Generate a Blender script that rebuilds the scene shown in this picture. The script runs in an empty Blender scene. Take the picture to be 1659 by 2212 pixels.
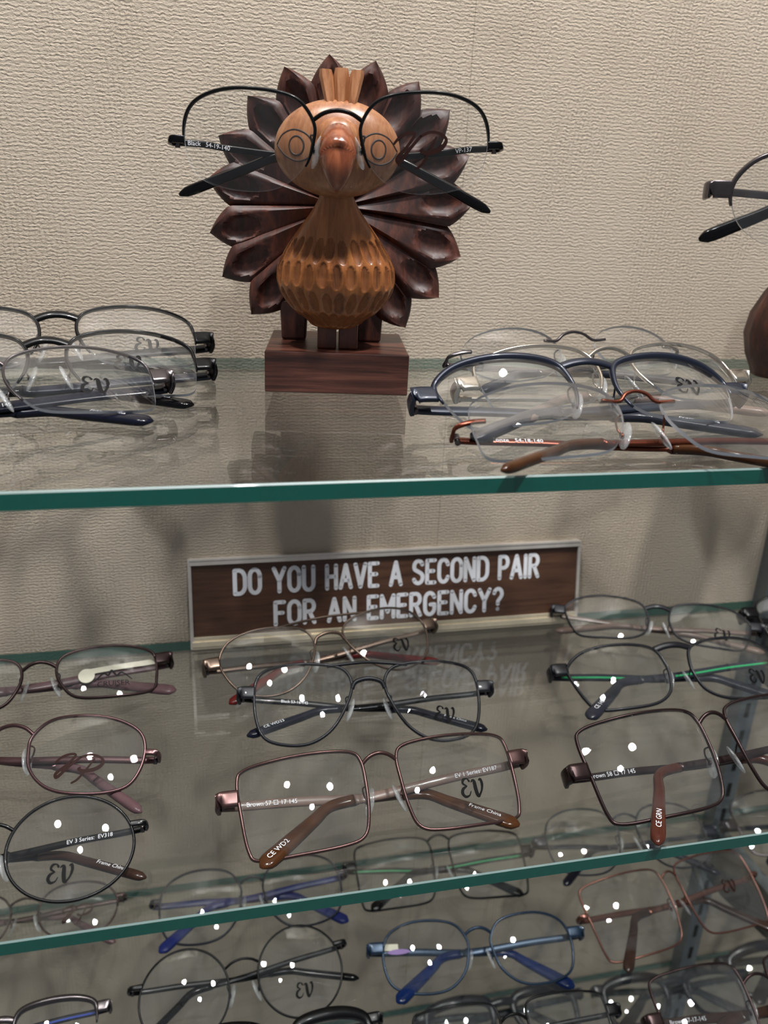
import bpy, math, random
from mathutils import Vector, Matrix, noise
random.seed(7)
PI = math.pi
sc = bpy.context.scene
C = sc.collection
W, H = 1659.0, 2212.0

# ------------------------------------------------------------------ camera
FPX = 1798.4
CAM = Vector((0.0, -0.4843, 0.0913))
YAW, PITCH, ROLL = 0.2412, -0.3639, 0.047
def cam_axes():
    cy, sy, cp, sp = math.cos(YAW), math.sin(YAW), math.cos(PITCH), math.sin(PITCH)
    f = Vector((sy*cp, cy*cp, sp)); r = Vector((cy, -sy, 0)); u = r.cross(f)
    cr, sr = math.cos(ROLL), math.sin(ROLL)
    return cr*r + sr*u, -sr*r + cr*u, f
RX, UX, FX = cam_axes()
cd = bpy.data.cameras.new('camera'); cam = bpy.data.objects.new('camera', cd); C.objects.link(cam)
cam.matrix_world = Matrix.Translation(CAM) @ Matrix((RX, UX, -FX)).transposed().to_4x4()
cd.sensor_fit = 'HORIZONTAL'; cd.sensor_width = 36.0; cd.lens = 36.0*FPX/W
cd.clip_start = 0.01; cd.clip_end = 20
cd.dof.use_dof = True; cd.dof.focus_distance = 0.385; cd.dof.aperture_fstop = 13.0
sc.camera = cam

def ray(px, py): return (FX + RX*((px-W/2)/FPX) - UX*((py-H/2)/FPX))
def on_z(px, py, z):
    d = ray(px, py); return CAM + d*((z-CAM.z)/d.z)
def on_y(px, py, y):
    d = ray(px, py); return CAM + d*((y-CAM.y)/d.y)
def on_plane(px, py, p, n):
    d = ray(px, py); return CAM + d*((p-CAM).dot(n)/d.dot(n))

# ------------------------------------------------------------------ light and exposure
sc.view_settings.view_transform = 'Standard'; sc.view_settings.look = 'None'
sc.view_settings.gamma = 1.0; sc.view_settings.use_curve_mapping = False
sc.view_settings.exposure = 0.0
w = bpy.data.worlds.new('room_light'); sc.world = w; w.use_nodes = True
w.node_tree.nodes['Background'].inputs[0].default_value = (0.93, 0.96, 1.0, 1)
w.node_tree.nodes['Background'].inputs[1].default_value = 0.195
def lamp(name, loc, power, rad, col=(1, 0.965, 0.925)):
    l = bpy.data.lights.new(name, 'AREA'); l.shape = 'DISK'; l.size = rad*2; l.energy = power; l.color = col
    o = bpy.data.objects.new(name, l); C.objects.link(o); o.location = loc
    d = Vector((0.1, -0.05, -0.1)) - Vector(loc)
    o.rotation_euler = d.to_track_quat('-Z', 'Y').to_euler()
    return o
lamp('ceiling_spot', (0.46, -0.48, 1.45), 21.5, 0.046)
lamp('ceiling_spot.001', (-0.26, -0.40, 1.50), 14.0, 0.042)
lamp('ceiling_spot.002', (0.12, -0.80, 1.55), 11.0, 0.040, (0.95, 0.97, 1.0))
try:
    sc.cycles.transparent_max_bounces = 64
    sc.cycles.max_bounces = 10; sc.cycles.glossy_bounces = 5; sc.cycles.transmission_bounces = 8
    sc.cycles.caustics_reflective = False; sc.cycles.caustics_refractive = False
except Exception: pass

# ------------------------------------------------------------------ materials
def nmat(name):
    m = bpy.data.materials.new(name); m.use_nodes = True
    nt = m.node_tree; b = nt.nodes['Principled BSDF']; return m, nt, b
def N(nt, t, **k):
    n = nt.nodes.new(t)
    for a, v in k.items():
        if a.startswith('i_'):
            key = a[2:]; key = int(key) if key.isdigit() else key.replace('_', ' ')
            n.inputs[key].default_value = v
        else: setattr(n, a, v)
    return n
def S(*rgb):   # sRGB 0..255 to linear
    return tuple(((c/255)/12.92 if c/255 <= .04045 else ((c/255+.055)/1.055)**2.4) for c in rgb) + (1,)
def flat(name, col, rough=.4, metal=0, coat=0, spec=.5, var=.12, scale=300):
    m, nt, b = nmat(name)
    tc = N(nt, 'ShaderNodeTexCoord'); nz = N(nt, 'ShaderNodeTexNoise', i_Scale=scale, i_Detail=3.0)
    nt.links.new(tc.outputs['Object'], nz.inputs['Vector'])
    mx = N(nt, 'ShaderNodeMix', data_type='RGBA')
    mx.inputs[6].default_value = tuple(c*(1-var) for c in col[:3])+(1,); mx.inputs[7].default_value = tuple(min(1, c*(1+var)) for c in col[:3])+(1,)
    nt.links.new(nz.outputs['Fac'], mx.inputs[0]); nt.links.new(mx.outputs[2], b.inputs['Base Color'])
    b.inputs['Roughness'].default_value = rough; b.inputs['Metallic'].default_value = metal
    b.inputs['Coat Weight'].default_value = coat; b.inputs['Specular IOR Level'].default_value = spec
    return m
def glassy(name, tint, ior=1.5, rough=0.0, haze=0.0, gcol=(1, 1, 1, 1)):
    m = bpy.data.materials.new(name); m.use_nodes = True; nt = m.node_tree; nt.nodes.clear()
    out = N(nt, 'ShaderNodeOutputMaterial'); tr = N(nt, 'ShaderNodeBsdfTransparent'); tr.inputs[0].default_value = tint
    gl = N(nt, 'ShaderNodeBsdfGlossy'); gl.inputs['Color'].default_value = gcol; gl.inputs['Roughness'].default_value = rough
    fr = N(nt, 'ShaderNodeFresnel'); geo = N(nt, 'ShaderNodeNewGeometry')
    mr = N(nt, 'ShaderNodeMapRange'); mr.inputs['To Min'].default_value = ior; mr.inputs['To Max'].default_value = 1/ior
    nt.links.new(geo.outputs['Backfacing'], mr.inputs['Value']); nt.links.new(mr.outputs[0], fr.inputs['IOR'])
    mx = N(nt, 'ShaderNodeMixShader')
    nt.links.new(fr.outputs[0], mx.inputs[0]); nt.links.new(tr.outputs[0], mx.inputs[1]); nt.links.new(gl.outputs[0], mx.inputs[2])
    last = mx
    if haze:
        df = N(nt, 'ShaderNodeBsdfDiffuse'); df.inputs[0].default_value = (.9, .92, .95, 1)
        tc = N(nt, 'ShaderNodeTexCoord'); nz = N(nt, 'ShaderNodeTexNoise', i_Scale=90.0, i_Detail=5.0)
        nt.links.new(tc.outputs['Object'], nz.inputs['Vector'])
        r2 = N(nt, 'ShaderNodeMapRange'); r2.inputs['From Min'].default_value = .4; r2.inputs['From Max'].default_value = .8
        r2.inputs['To Max'].default_value = haze; r2.inputs['To Min'].default_value = haze*.15
        nt.links.new(nz.outputs['Fac'], r2.inputs['Value'])
        m2 = N(nt, 'ShaderNodeMixShader'); nt.links.new(r2.outputs[0], m2.inputs[0])
        nt.links.new(mx.outputs[0], m2.inputs[1]); nt.links.new(df.outputs[0], m2.inputs[2]); last = m2
    nt.links.new(last.outputs[0], out.inputs[0]); return m
def wood(name, dark, light, scale=(260, 260, 30), rough=.35, coat=.2, streak=None, bands=0, bump=.15, dist=2.0):
    m, nt, b = nmat(name)
    tc = N(nt, 'ShaderNodeTexCoord'); mp = N(nt, 'ShaderNodeMapping'); mp.inputs['Scale'].default_value = scale
    nt.links.new(tc.outputs['Object'], mp.inputs['Vector'])
    nz = N(nt, 'ShaderNodeTexNoise', i_Scale=1.0, i_Detail=6.0, i_Roughness=.65, i_Distortion=.6); nt.links.new(mp.outputs[0], nz.inputs['Vector'])
    mp2 = N(nt, 'ShaderNodeMapping'); mp2.inputs['Scale'].default_value = tuple(s*.22 for s in scale)
    nt.links.new(tc.outputs['Object'], mp2.inputs['Vector'])
    n2 = N(nt, 'ShaderNodeTexNoise', i_Scale=1.0, i_Detail=3.0, i_Distortion=dist); nt.links.new(mp2.outputs[0], n2.inputs['Vector'])
    ad = N(nt, 'ShaderNodeMath', operation='MULTIPLY_ADD'); ad.inputs[1].default_value = .55
    nt.links.new(nz.outputs['Fac'], ad.inputs[0])
    ml = N(nt, 'ShaderNodeMath', operation='MULTIPLY'); ml.inputs[1].default_value = .5
    nt.links.new(n2.outputs['Fac'], ml.inputs[0]); nt.links.new(ml.outputs[0], ad.inputs[2])
    cr = N(nt, 'ShaderNodeValToRGB'); e = cr.color_ramp
    e.elements[0].position = .36; e.elements[0].color = dark; e.elements[1].position = .66; e.elements[1].color = light
    if streak: x = e.elements.new(.5); x.color = streak
    nt.links.new(ad.outputs[0], cr.inputs[0]); nt.links.new(cr.outputs[0], b.inputs['Base Color'])
    bp = N(nt, 'ShaderNodeBump', i_Strength=bump, i_Distance=.0004); nt.links.new(nz.outputs['Fac'], bp.inputs['Height'])
    nt.links.new(bp.outputs[0], b.inputs['Normal'])
    b.inputs['Roughness'].default_value = rough; b.inputs['Coat Weight'].default_value = coat; b.inputs['Coat Roughness'].default_value = .25
    return m

def wallpaper():
    m, nt, b = nmat('embossed_wallpaper')
    L = nt.links.new
    tc = N(nt, 'ShaderNodeTexCoord')
    def mapped(s):
        mp = N(nt, 'ShaderNodeMapping'); mp.inputs['Scale'].default_value = s; L(tc.outputs['Object'], mp.inputs['Vector']); return mp.outputs[0]
    # crinkled threads: short horizontal ridges broken by a fine weave
    warp = N(nt, 'ShaderNodeTexNoise', i_Scale=1.0, i_Detail=4.0, i_Roughness=.6); L(mapped((260, 260, 230)), warp.inputs['Vector'])
    big = N(nt, 'ShaderNodeTexNoise', i_Scale=1.0, i_Detail=2.0); L(mapped((9, 9, 9)), big.inputs['Vector'])
    sep = N(nt, 'ShaderNodeSeparateXYZ'); L(tc.outputs['Object'], sep.inputs[0])
    z1 = N(nt, 'ShaderNodeMath', operation='MULTIPLY_ADD'); z1.inputs[1].default_value = .0048; L(warp.outputs['Fac'], z1.inputs[0]); L(sep.outputs['Z'], z1.inputs[2])
    z2 = N(nt, 'ShaderNodeMath', operation='MULTIPLY'); z2.inputs[1].default_value = 2*PI/.0020; L(z1.outputs[0], z2.inputs[0])
    sn = N(nt, 'ShaderNodeMath', operation='SINE'); L(z2.outputs[0], sn.inputs[0])
    br = N(nt, 'ShaderNodeTexNoise', i_Scale=1.0, i_Detail=2.0); L(mapped((230, 230, 500)), br.inputs['Vector'])
    brr = N(nt, 'ShaderNodeMapRange'); brr.inputs['From Min'].default_value = .35; brr.inputs['From Max'].default_value = .62; brr.inputs['To Min'].default_value = .15; L(br.outputs['Fac'], brr.inputs['Value'])
    snb = N(nt, 'ShaderNodeMath', operation='MULTIPLY'); L(sn.outputs[0], snb.inputs[0]); L(brr.outputs[0], snb.inputs[1])
    x1 = N(nt, 'ShaderNodeMath', operation='MULTIPLY_ADD'); x1.inputs[1].default_value = .0035; L(warp.outputs['Fac'], x1.inputs[0]); L(sep.outputs['X'], x1.inputs[2])
    x2 = N(nt, 'ShaderNodeMath', operation='MULTIPLY'); x2.inputs[1].default_value = 2*PI/.0026; L(x1.outputs[0], x2.inputs[0])
    sx = N(nt, 'ShaderNodeMath', operation='SINE'); L(x2.outputs[0], sx.inputs[0])
    vz = N(nt, 'ShaderNodeTexNoise', i_Scale=1.0, i_Detail=2.0); L(mapped((30, 30, 10)), vz.inputs['Vector'])
    vr = N(nt, 'ShaderNodeMapRange'); vr.inputs['From Min'].default_value = .36; vr.inputs['From Max'].default_value = .60; vr.inputs['To Max'].default_value = 1.1
    L(vz.outputs['Fac'], vr.inputs['Value'])
    sxm = N(nt, 'ShaderNodeMath', operation='MULTIPLY'); L(sx.outputs[0], sxm.inputs[0]); L(vr.outputs[0], sxm.inputs[1])
    s0 = N(nt, 'ShaderNodeMath', operation='ADD'); L(snb.outputs[0], s0.inputs[0]); L(sxm.outputs[0], s0.inputs[1])
    fine = N(nt, 'ShaderNodeTexNoise', i_Scale=1.0, i_Detail=4.0, i_Roughness=.7); L(mapped((420, 420, 1000)), fine.inputs['Vector'])
    s1 = N(nt, 'ShaderNodeMath', operation='MULTIPLY_ADD'); s1.inputs[1].default_value = 5.0; L(fine.outputs['Fac'], s1.inputs[0]); L(s0.outputs[0], s1.inputs[2])
    bp = N(nt, 'ShaderNodeBump', i_Strength=1.0, i_Distance=.00013); L(s1.outputs[0], bp.inputs['Height'])
    # seam
    seam = N(nt, 'ShaderNodeMath', operation='SUBTRACT'); seam.inputs[1].default_value = SEAM_X; L(sep.outputs['X'], seam.inputs[0])
    ab = N(nt, 'ShaderNodeMath', operation='ABSOLUTE'); L(seam.outputs[0], ab.inputs[0])
    lt = N(nt, 'ShaderNodeMath', operation='LESS_THAN'); lt.inputs[1].default_value = .00018; L(ab.outputs[0], lt.inputs[0])
    ml = N(nt, 'ShaderNodeMath', operation='MULTIPLY'); ml.inputs[1].default_value = -.5; L(lt.outputs[0], ml.inputs[0])
    ad = N(nt, 'ShaderNodeMath', operation='ADD'); L(ml.outputs[0], ad.inputs[0]); L(big.outputs['Fac'], ad.inputs[1])
    cr = N(nt, 'ShaderNodeValToRGB'); e = cr.color_ramp
    e.elements[0].position = .0; e.elements[0].color = S(150, 136, 118); e.elements[1].position = .8; e.elements[1].color = S(206, 192, 174)
    x = e.elements.new(.35); x.color = S(198, 183, 164)
    L(ad.outputs[0], cr.inputs[0]); L(cr.outputs[0], b.inputs['Base Color']); L(bp.outputs[0], b.inputs['Normal'])
    b.inputs['Roughness'].default_value = .5; b.inputs['Specular IOR Level'].default_value = .35
    return m
SEAM_X = on_y(1000, 400, 0)[0]

M = {}
M['wall'] = wallpaper()
M['shelf'] = glassy('shelf_glass', (.978, .988, .983, 1), 1.52)
M['lens'] = glassy('lens_plastic', (.975, .98, .98, 1), 1.50, 0.0, .016)
M['lens_clear'] = glassy('coated_lens_plastic', (.98, .985, .985, 1), 1.36, 0.0, .006)
M['pad'] = glassy('clear_silicone', (.90, .92, .92, 1), 1.5, .12, .5)
M['edge'] = flat('green_glass_edge', S(0, 92, 80), .12, 0, .6)
M['chamfer'] = flat('polished_glass_arris', S(120, 142, 140), .35, 0, .1)
M['lens_edge'] = flat('frosted_lens_edge', S(228, 230, 238), .35, 0, .3, var=.03)
M['black'] = flat('black_metal', S(7, 7, 9), .3, .2, .1, spec=.25)
M['blackmatte'] = flat('matte_black_metal', S(17, 18, 26), .42, .3, .1)
M['gun'] = flat('gunmetal', S(92, 86, 88), .25, .9)
M['silver'] = flat('silver_metal', S(200, 192, 180), .2, .95)
M['brown'] = flat('brown_metal', S(56, 42, 42), .28, .75)
M['mauve'] = flat('mauve_metal', S(92, 68, 70), .28, .75)
M['copper'] = flat('copper_metal', S(88, 66, 64), .3, .8)
M['rosecopper'] = flat('rose_copper_metal', S(120, 82, 72), .28, .8)
M['bronze'] = flat('bronze_metal', S(96, 46, 30), .25, .7)
M['gold'] = flat('antique_gold_metal', S(104, 88, 78), .28, .85)
M['navy'] = flat('navy_metal', S(22, 29, 46), .35, .3, .2)
M['blue'] = flat('blue_metal', S(22, 46, 70), .3, .4, .3)
M['royal'] = flat('royal_blue_plastic', S(28, 38, 96), .35, 0, .12, spec=.25)
M['bluetip'] = flat('bright_blue_plastic', S(8, 34, 84), .2, 0, .12, spec=.25)
M['darkblue'] = flat('dark_blue_plastic', S(14, 17, 32), .22, 0, .12, spec=.25)
M['blacktip'] = flat('black_plastic', S(5, 5, 7), .16, 0, .12, spec=.25)
M['greytip'] = flat('grey_plastic', S(38, 40, 50), .3, 0, .12, spec=.25)
M['mauvetip'] = flat('mauve_plastic', S(96, 72, 76), .28, 0, .12, spec=.25)
M['browntip'] = flat('brown_plastic', S(52, 36, 30), .2, 0, .12, var=.45, scale=120, spec=.25)
M['redtip'] = flat('dark_red_plastic', S(88, 22, 20), .2, 0, .12, spec=.25)
M['redbrown'] = flat('red_brown_plastic', S(70, 34, 24), .18, 0, .12, var=.4, scale=150, spec=.25)
M['taupe'] = flat('taupe_plastic', S(110, 92, 84), .3, 0, .12, var=.35, scale=120, spec=.25)
M['orange'] = flat('amber_brown_plastic', S(66, 38, 18), .18, 0, .12, var=.45, scale=110, spec=.25)
M['greyframe'] = flat('dark_grey_acetate', S(38, 40, 48), .25, 0, .12, spec=.25)
M['green'] = flat('green_enamel', S(40, 170, 105), .3)
M['purple'] = flat('purple_sticker', S(150, 110, 190), .5)
M['cream'] = flat('cream_sticker', S(232, 226, 205), .5)
M['sapphire'] = flat('blue_stripe', S(50, 80, 190), .3)
M['white'] = flat('white_print', S(244, 244, 250), .5, var=.02)
M['ink'] = flat('black_print', S(8, 8, 10), .6, spec=.15)
M['inkbrown'] = flat('brown_print', S(44, 22, 18), .6, spec=.15)
M['steel'] = flat('painted_steel', S(128, 134, 138), .35, .4)
M['darksteel'] = flat('dark_steel_bracket', S(70, 74, 72), .45, .3)
M['slot'] = flat('slot_shadow_gap', S(14, 15, 16), .8)
M['gilt'] = flat('brushed_gold_aluminium', S(226, 212, 186), .32, .5)
M['rail'] = flat('brushed_silver_aluminium', S(224, 216, 208), .3, .55)
M['plate'] = wood('walnut_laminate', S(62, 38, 26), S(96, 64, 46), (30, 200, 420), .5, 0, bump=.05)
M['head'] = wood('light_carved_wood', S(132, 84, 54), S(180, 128, 90), (520, 520, 60), .36, .15, streak=S(158, 104, 68))
M['body'] = wood('orange_carved_wood', S(112, 62, 28), S(182, 116, 62), (420, 420, 45), .34, .25, streak=S(158, 94, 46), bump=.3)
M['dimple'] = wood('scoop_grain_and_shade', S(90, 50, 24), S(154, 94, 50), (420, 420, 45), .6, 0, streak=S(136, 80, 40), bump=.3)  # darker inside the scoops: rough cut grain plus shade put into the colour
M['beak'] = wood('beak_wood', S(84, 40, 22), S(158, 92, 58), (300, 300, 50), .2, .6, streak=S(122, 62, 36))
M['fan'] = wood('dark_rosewood', S(34, 16, 12), S(92, 49, 36), (300, 300, 90), .5, .03, streak=S(58, 27, 20))
M['base'] = wood('striped_rosewood', S(52, 26, 20), S(128, 78, 62), (24, 340, 420), .4, .15, streak=S(84, 46, 36), bump=.4)
M['groove'] = flat('dark_eye_line', S(46, 26, 16), .6)  # flat dark brown for the eye lines
M['foot'] = wood('foot_wood', S(60, 26, 16), S(104, 52, 32), (300, 300, 60), .4, .1)

# ------------------------------------------------------------------ mesh helpers
def mesh(name, v, f, mats, parent=None, smooth=True, mi=None, autos=None):
    me = bpy.data.meshes.new(name); me.from_pydata([tuple(p) for p in v], [], f)
    for m in (mats if isinstance(mats, (list, tuple)) else [mats]): me.materials.append(m)
    if mi: me.polygons.foreach_set('material_index', mi)
    me.polygons.foreach_set('use_smooth', [smooth]*len(me.polygons)); me.update()
    if autos is not None:
        try: me.set_sharp_from_angle(angle=autos)
        except Exception: pass
    o = bpy.data.objects.new(name, me); C.objects.link(o)
    if parent: o.parent = parent
    return o
def thing(name, label, cat, loc=(0, 0, 0), rz=0, group=None):
    o = bpy.data.objects.new(name, None); C.objects.link(o); o.empty_display_size = .02
    o.location = loc; o.rotation_euler = (0, 0, rz); o['label'] = label; o['category'] = cat
    if group: o['group'] = group
    return o
class MB:
    def __init__(s): s.v = []; s.f = []; s.m = []
    def add(s, v, f, mi=0):
        b = len(s.v); s.v += [Vector(p) for p in v]; s.f += [tuple(i+b for i in q) for q in f]; s.m += [mi]*len(f); return s
    def box(s, a, b, mi=0):
        x0, y0, z0 = a; x1, y1, z1 = b
        return s.add([(x, y, z) for x in (x0, x1) for y in (y0, y1) for z in (z0, z1)],
                     [(0, 1, 3, 2), (4, 6, 7, 5), (0, 4, 5, 1), (2, 3, 7, 6), (0, 2, 6, 4), (1, 5, 7, 3)], mi)
    def build(s, name, mats, parent=None, smooth=False, autos=None): return mesh(name, s.v, s.f, mats, parent, smooth, s.m, autos)
def bevel(o, w, seg=2):
    m = o.modifiers.new('bevel', 'BEVEL'); m.width = w; m.segments = seg; m.limit_method = 'ANGLE'; return o
def catmull(pts, n=8, closed=False):
    P = [Vector(p) for p in pts]; out = []; L = len(P)
    rng = range(L) if closed else range(L-1)
    for i in rng:
        if closed: a, b, c, d = P[(i-1) % L], P[i], P[(i+1) % L], P[(i+2) % L]
        else: a, b, c, d = P[max(i-1, 0)], P[i], P[i+1], P[min(i+2, L-1)]
        for k in range(n):
            t = k/n
            out.append(.5*((2*b)+(c-a)*t+(2*a-5*b+4*c-d)*t*t+(3*b-a-3*c+d)*t**3))
    if not closed: out.append(P[-1].copy())
    return out
def tube(path, ra, rb, ref=Vector((0, 1, 0)), closed=False, n=8, cap=True, power=1.0):
    """ra: half size in the plane perpendicular to ref; rb: half size along ref. may be lists."""
    L = len(path); v = []; f = []
    for i, p in enumerate(path):
        if closed: t = path[(i+1) % L]-path[i-1]
        else: t = path[min(i+1, L-1)]-path[max(i-1, 0)]
        t = t.normalized() if t.length > 1e-9 else Vector((1, 0, 0))
        a = t.cross(ref[i] if isinstance(ref, list) else ref)
        a = a.normalized() if a.length > 1e-6 else Vector((0, 0, 1))
        b = a.cross(t).normalized()
        qa = ra[i] if isinstance(ra, (list, tuple)) else ra; qb = rb[i] if isinstance(rb, (list, tuple)) else rb
        for k in range(n):
            th = 2*PI*(k+.5)/n; c, s_ = math.cos(th), math.sin(th)
            c = math.copysign(abs(c)**power, c); s_ = math.copysign(abs(s_)**power, s_)
            v.append(p+a*(qa*c)+b*(qb*s_))
    for i in range(L if closed else L-1):
        j = (i+1) % L
        for k in range(n):
            k2 = (k+1) % n; f.append((i*n+k, i*n+k2, j*n+k2, j*n+k))
    if cap and not closed:
        f.append(tuple(range(n-1, -1, -1))); f.append(tuple((L-1)*n+k for k in range(n)))
    return v, f
def ellipsoid(c, r, nu=20, nv=12, axes=None):
    c = Vector(c); v = []; f = []
    X, Y, Z = axes or (Vector((1, 0, 0)), Vector((0, 1, 0)), Vector((0, 0, 1)))
    for j in range(nv+1):
        ph = -PI/2+PI*j/nv
        for i in range(nu):
            th = 2*PI*i/nu
            v.append(c+X*(r[0]*math.cos(ph)*math.cos(th))+Y*(r[1]*math.cos(ph)*math.sin(th))+Z*(r[2]*math.sin(ph)))
    for j in range(nv):
        for i in range(nu):
            i2 = (i+1) % nu; f.append((j*nu+i, j*nu+i2, (j+1)*nu+i2, (j+1)*nu+i))
    return v, f
def text_mesh(s, size):
    cu = bpy.data.curves.new('t', 'FONT'); cu.body = s; cu.size = size; cu.resolution_u = 2; cu.align_x = 'CENTER'; cu.align_y = 'CENTER'
    o = bpy.data.objects.new('t', cu); C.objects.link(o)
    dg = bpy.context.evaluated_depsgraph_get(); dg.update(); me = o.evaluated_get(dg).to_mesh()
    v = [p.co.copy() for p in me.vertices]; f = [tuple(p.vertices) for p in me.polygons]
    o.evaluated_get(dg).to_mesh_clear(); bpy.data.objects.remove(o); bpy.data.curves.remove(cu)
    return v, f
def ribbon(pts, wid, n=6):
    """flat stroke in 2d with round ends. wid: number or list per control point"""
    P = [Vector((p[0], p[1], 0)) for p in pts]
    wl = wid if isinstance(wid, list) else [wid]*len(P)
    Q = catmull(P, n) if len(P) > 2 else [P[0].lerp(P[1], k/2) for k in range(3)]
    m = len(Q); v = []; f = []
    for i, q in enumerate(Q):
        t = (Q[min(i+1, m-1)]-Q[max(i-1, 0)]).normalized(); nrm = Vector((-t.y, t.x, 0))
        u = i/(m-1)*(len(wl)-1); k = min(int(u), len(wl)-2); ww = wl[k]+(wl[k+1]-wl[k])*(u-k)
        v += [q+nrm*ww/2, q-nrm*ww/2]
    for i in range(m-1): f.append((2*i, 2*i+1, 2*i+3, 2*i+2))
    for (q, ww) in ((Q[0], wl[0]), (Q[-1], wl[-1])):
        b = len(v); v += [q+Vector((math.cos(2*PI*k/8), math.sin(2*PI*k/8), 0))*ww/2 for k in range(8)]; f.append(tuple(range(b, b+8)))
    return v, f
def strokes(lst, sx=1, sy=1, ox=0, oy=0):
    V, F = [], []
    for pts, wd in lst:
        v, f = ribbon(pts, wd); b = len(V)
        V += [Vector((p.x*sx+ox, p.y*sy+oy, 0)) for p in v]; F += [tuple(i+b for i in q) for q in f]
    return V, F

# ------------------------------------------------------------------ setting: wall, shelves, slotted upright
x0, x1 = -0.42, 0.80
DEPTH, TH = 0.2217, 0.00635
Z1, Z2, Z3, Z4 = 0.0, -0.1823, -0.3812, -0.5481
wv = MB().box((x0-.35, 0, -0.95), (x1+.5, .02, .75)).build('wall_back', M['wall']); wv['kind'] = 'structure'

def shelf(z, label):
    b = MB(); c = .0006; y0, y1, zt, zb = -DEPTH, -.0006, z, z-TH
    prof = [(y1, zb), (y1, zt), (y0+c, zt), (y0, zt-c), (y0, zb)]
    kinds = [1, 0, 2, 1, 0]        # back edge, top, chamfer, front edge, bottom
    for i in range(5):
        (ya, za), (yb, zb_) = prof[i], prof[(i+1) % 5]
        b.add([(x0, ya, za), (x0, yb, zb_), (x1, yb, zb_), (x1, ya, za)], [(0, 1, 2, 3)], kinds[i])
    for x, r in ((x0, 1), (x1, -1)):
        b.add([(x, y, zz) for y, zz in prof], [tuple(range(5))[::r]], 1)
    o = mesh('glass_shelf', b.v, b.f, [M['shelf'], M['edge'], M['chamfer']], None, False, b.m)
    # make the normals point outwards
    import bmesh
    bm = bmesh.new(); bm.from_mesh(o.data); bmesh.ops.remove_doubles(bm, verts=bm.verts, dist=1e-6); bmesh.ops.recalc_face_normals(bm, faces=bm.faces); bm.to_mesh(o.data); bm.free()
    o['label'] = label; o['category'] = 'shelf'; o['group'] = 'glass shelves on the wall'
    return o
shelf(Z1, 'topmost clear glass shelf with green edge, holding the wooden bird')
shelf(Z2, 'clear glass shelf with green edge holding the lettered brown sign')
shelf(Z3, 'clear glass shelf holding the blue frames, seen just below the sign shelf')
shelf(Z4, 'lowest glass shelf at the bottom edge, holding dark grey plastic frames')

XS = 0.4155
up = thing('slotted_upright', 'grey metal slotted wall upright behind the shelves at the right', 'shelf upright', (XS, -.0, -.2))
bb = MB(); wz = .0075
bb.box((-wz, -.011, -.68), (-wz+.0015, 0, .55)); bb.box((wz-.0015, -.011, -.68), (wz, 0, .55)); bb.box((-wz, -.0125, -.68), (wz, -.011, .55))
bb.build('channel', M['steel'], up)
sb = MB()
for k in range(-26, 21):
    zc = k*.0254+.004
    sb.box((-.0018, -.0128, zc-.0065), (.0018, -.0124, zc+.0065))
sb.build('slot_row', M['slot'], up)
def bracket(z, label):
    t = thing('shelf_bracket', label, 'bracket', (XS, -.013, z-TH), 0, 'steel brackets under the glass shelves')
    b = MB(); h0, h1, L = .052, .012, .195
    prof = [(0.001, -.0006), (-L, -.0006), (-L, -h1), (-.02, -h0), (.001, -h0)]
    v = [(x, y, zz) for x in (-.0016, .0016) for y, zz in prof]
    b.add(v, [tuple(range(5)), tuple(range(9, 4, -1))]+[(i, 5+i, 5+(i+1) % 5, (i+1) % 5) for i in range(5)])
    b.build('arm_plate', M['darksteel'], t)
    MB().box((-.005, -L, -.0006), (.005, 0, -.0001)).build('top_flange', M['steel'], t)
    return t
bracket(Z1, 'grey steel bracket under the topmost shelf, right of the sign')
bracket(Z2, 'grey steel bracket under the sign shelf at the right')
bracket(Z3, 'grey steel bracket under the third shelf down, at the right')

# ------------------------------------------------------------------ sign
A = on_z(416, 1404, Z2); B = on_z(1242, 1344, Z2)
sw = (B-A).length; mid = (A+B)/2; rz = math.atan2((B-A).y, (B-A).x)
sg = thing('desk_sign', 'brown wood-grain sign with white lettering in a metal holder', 'sign', mid, rz)
SH = .0585; LEAN = math.radians(10)
def lean(o):
    for v in o.data.vertices:
        x, y, z = v.co; v.co = (x, y*math.cos(LEAN)+z*math.sin(LEAN), z*math.cos(LEAN)-y*math.sin(LEAN)+.0004)
    return o
hw = sw/2
lean(MB().box((-hw+.0008, .0005, .004), (hw-.0008, .0028, SH-.001)).build('plate', M['plate'], sg))
b = MB().box((-hw, -.0016, 0), (hw, .004, .0016)).box((-hw, -.0022, .0016), (hw, -.0004, .0052)).box((-hw, -.0010, .0052), (hw, .0004, .0078)).box((-hw, .0030, .0016), (hw, .004, .007))
bevel(lean(b.build('bottom_rail', M['gilt'], sg)), .0003)
b = MB().box((-hw, -.0022, SH-.0012), (hw, .0042, SH+.0004)).box((-hw, -.0018, SH-.0040), (hw, -.0002, SH-.0012))
bevel(lean(b.build('top_rail', M['rail'], sg)), .0003)
for s in (-1, 1):
    bevel(lean(MB().box((s*hw-.0011, -.0012, 0), (s*hw+.0011, .004, SH)).build('side_rail', M['rail'], sg)), .0003)
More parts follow.
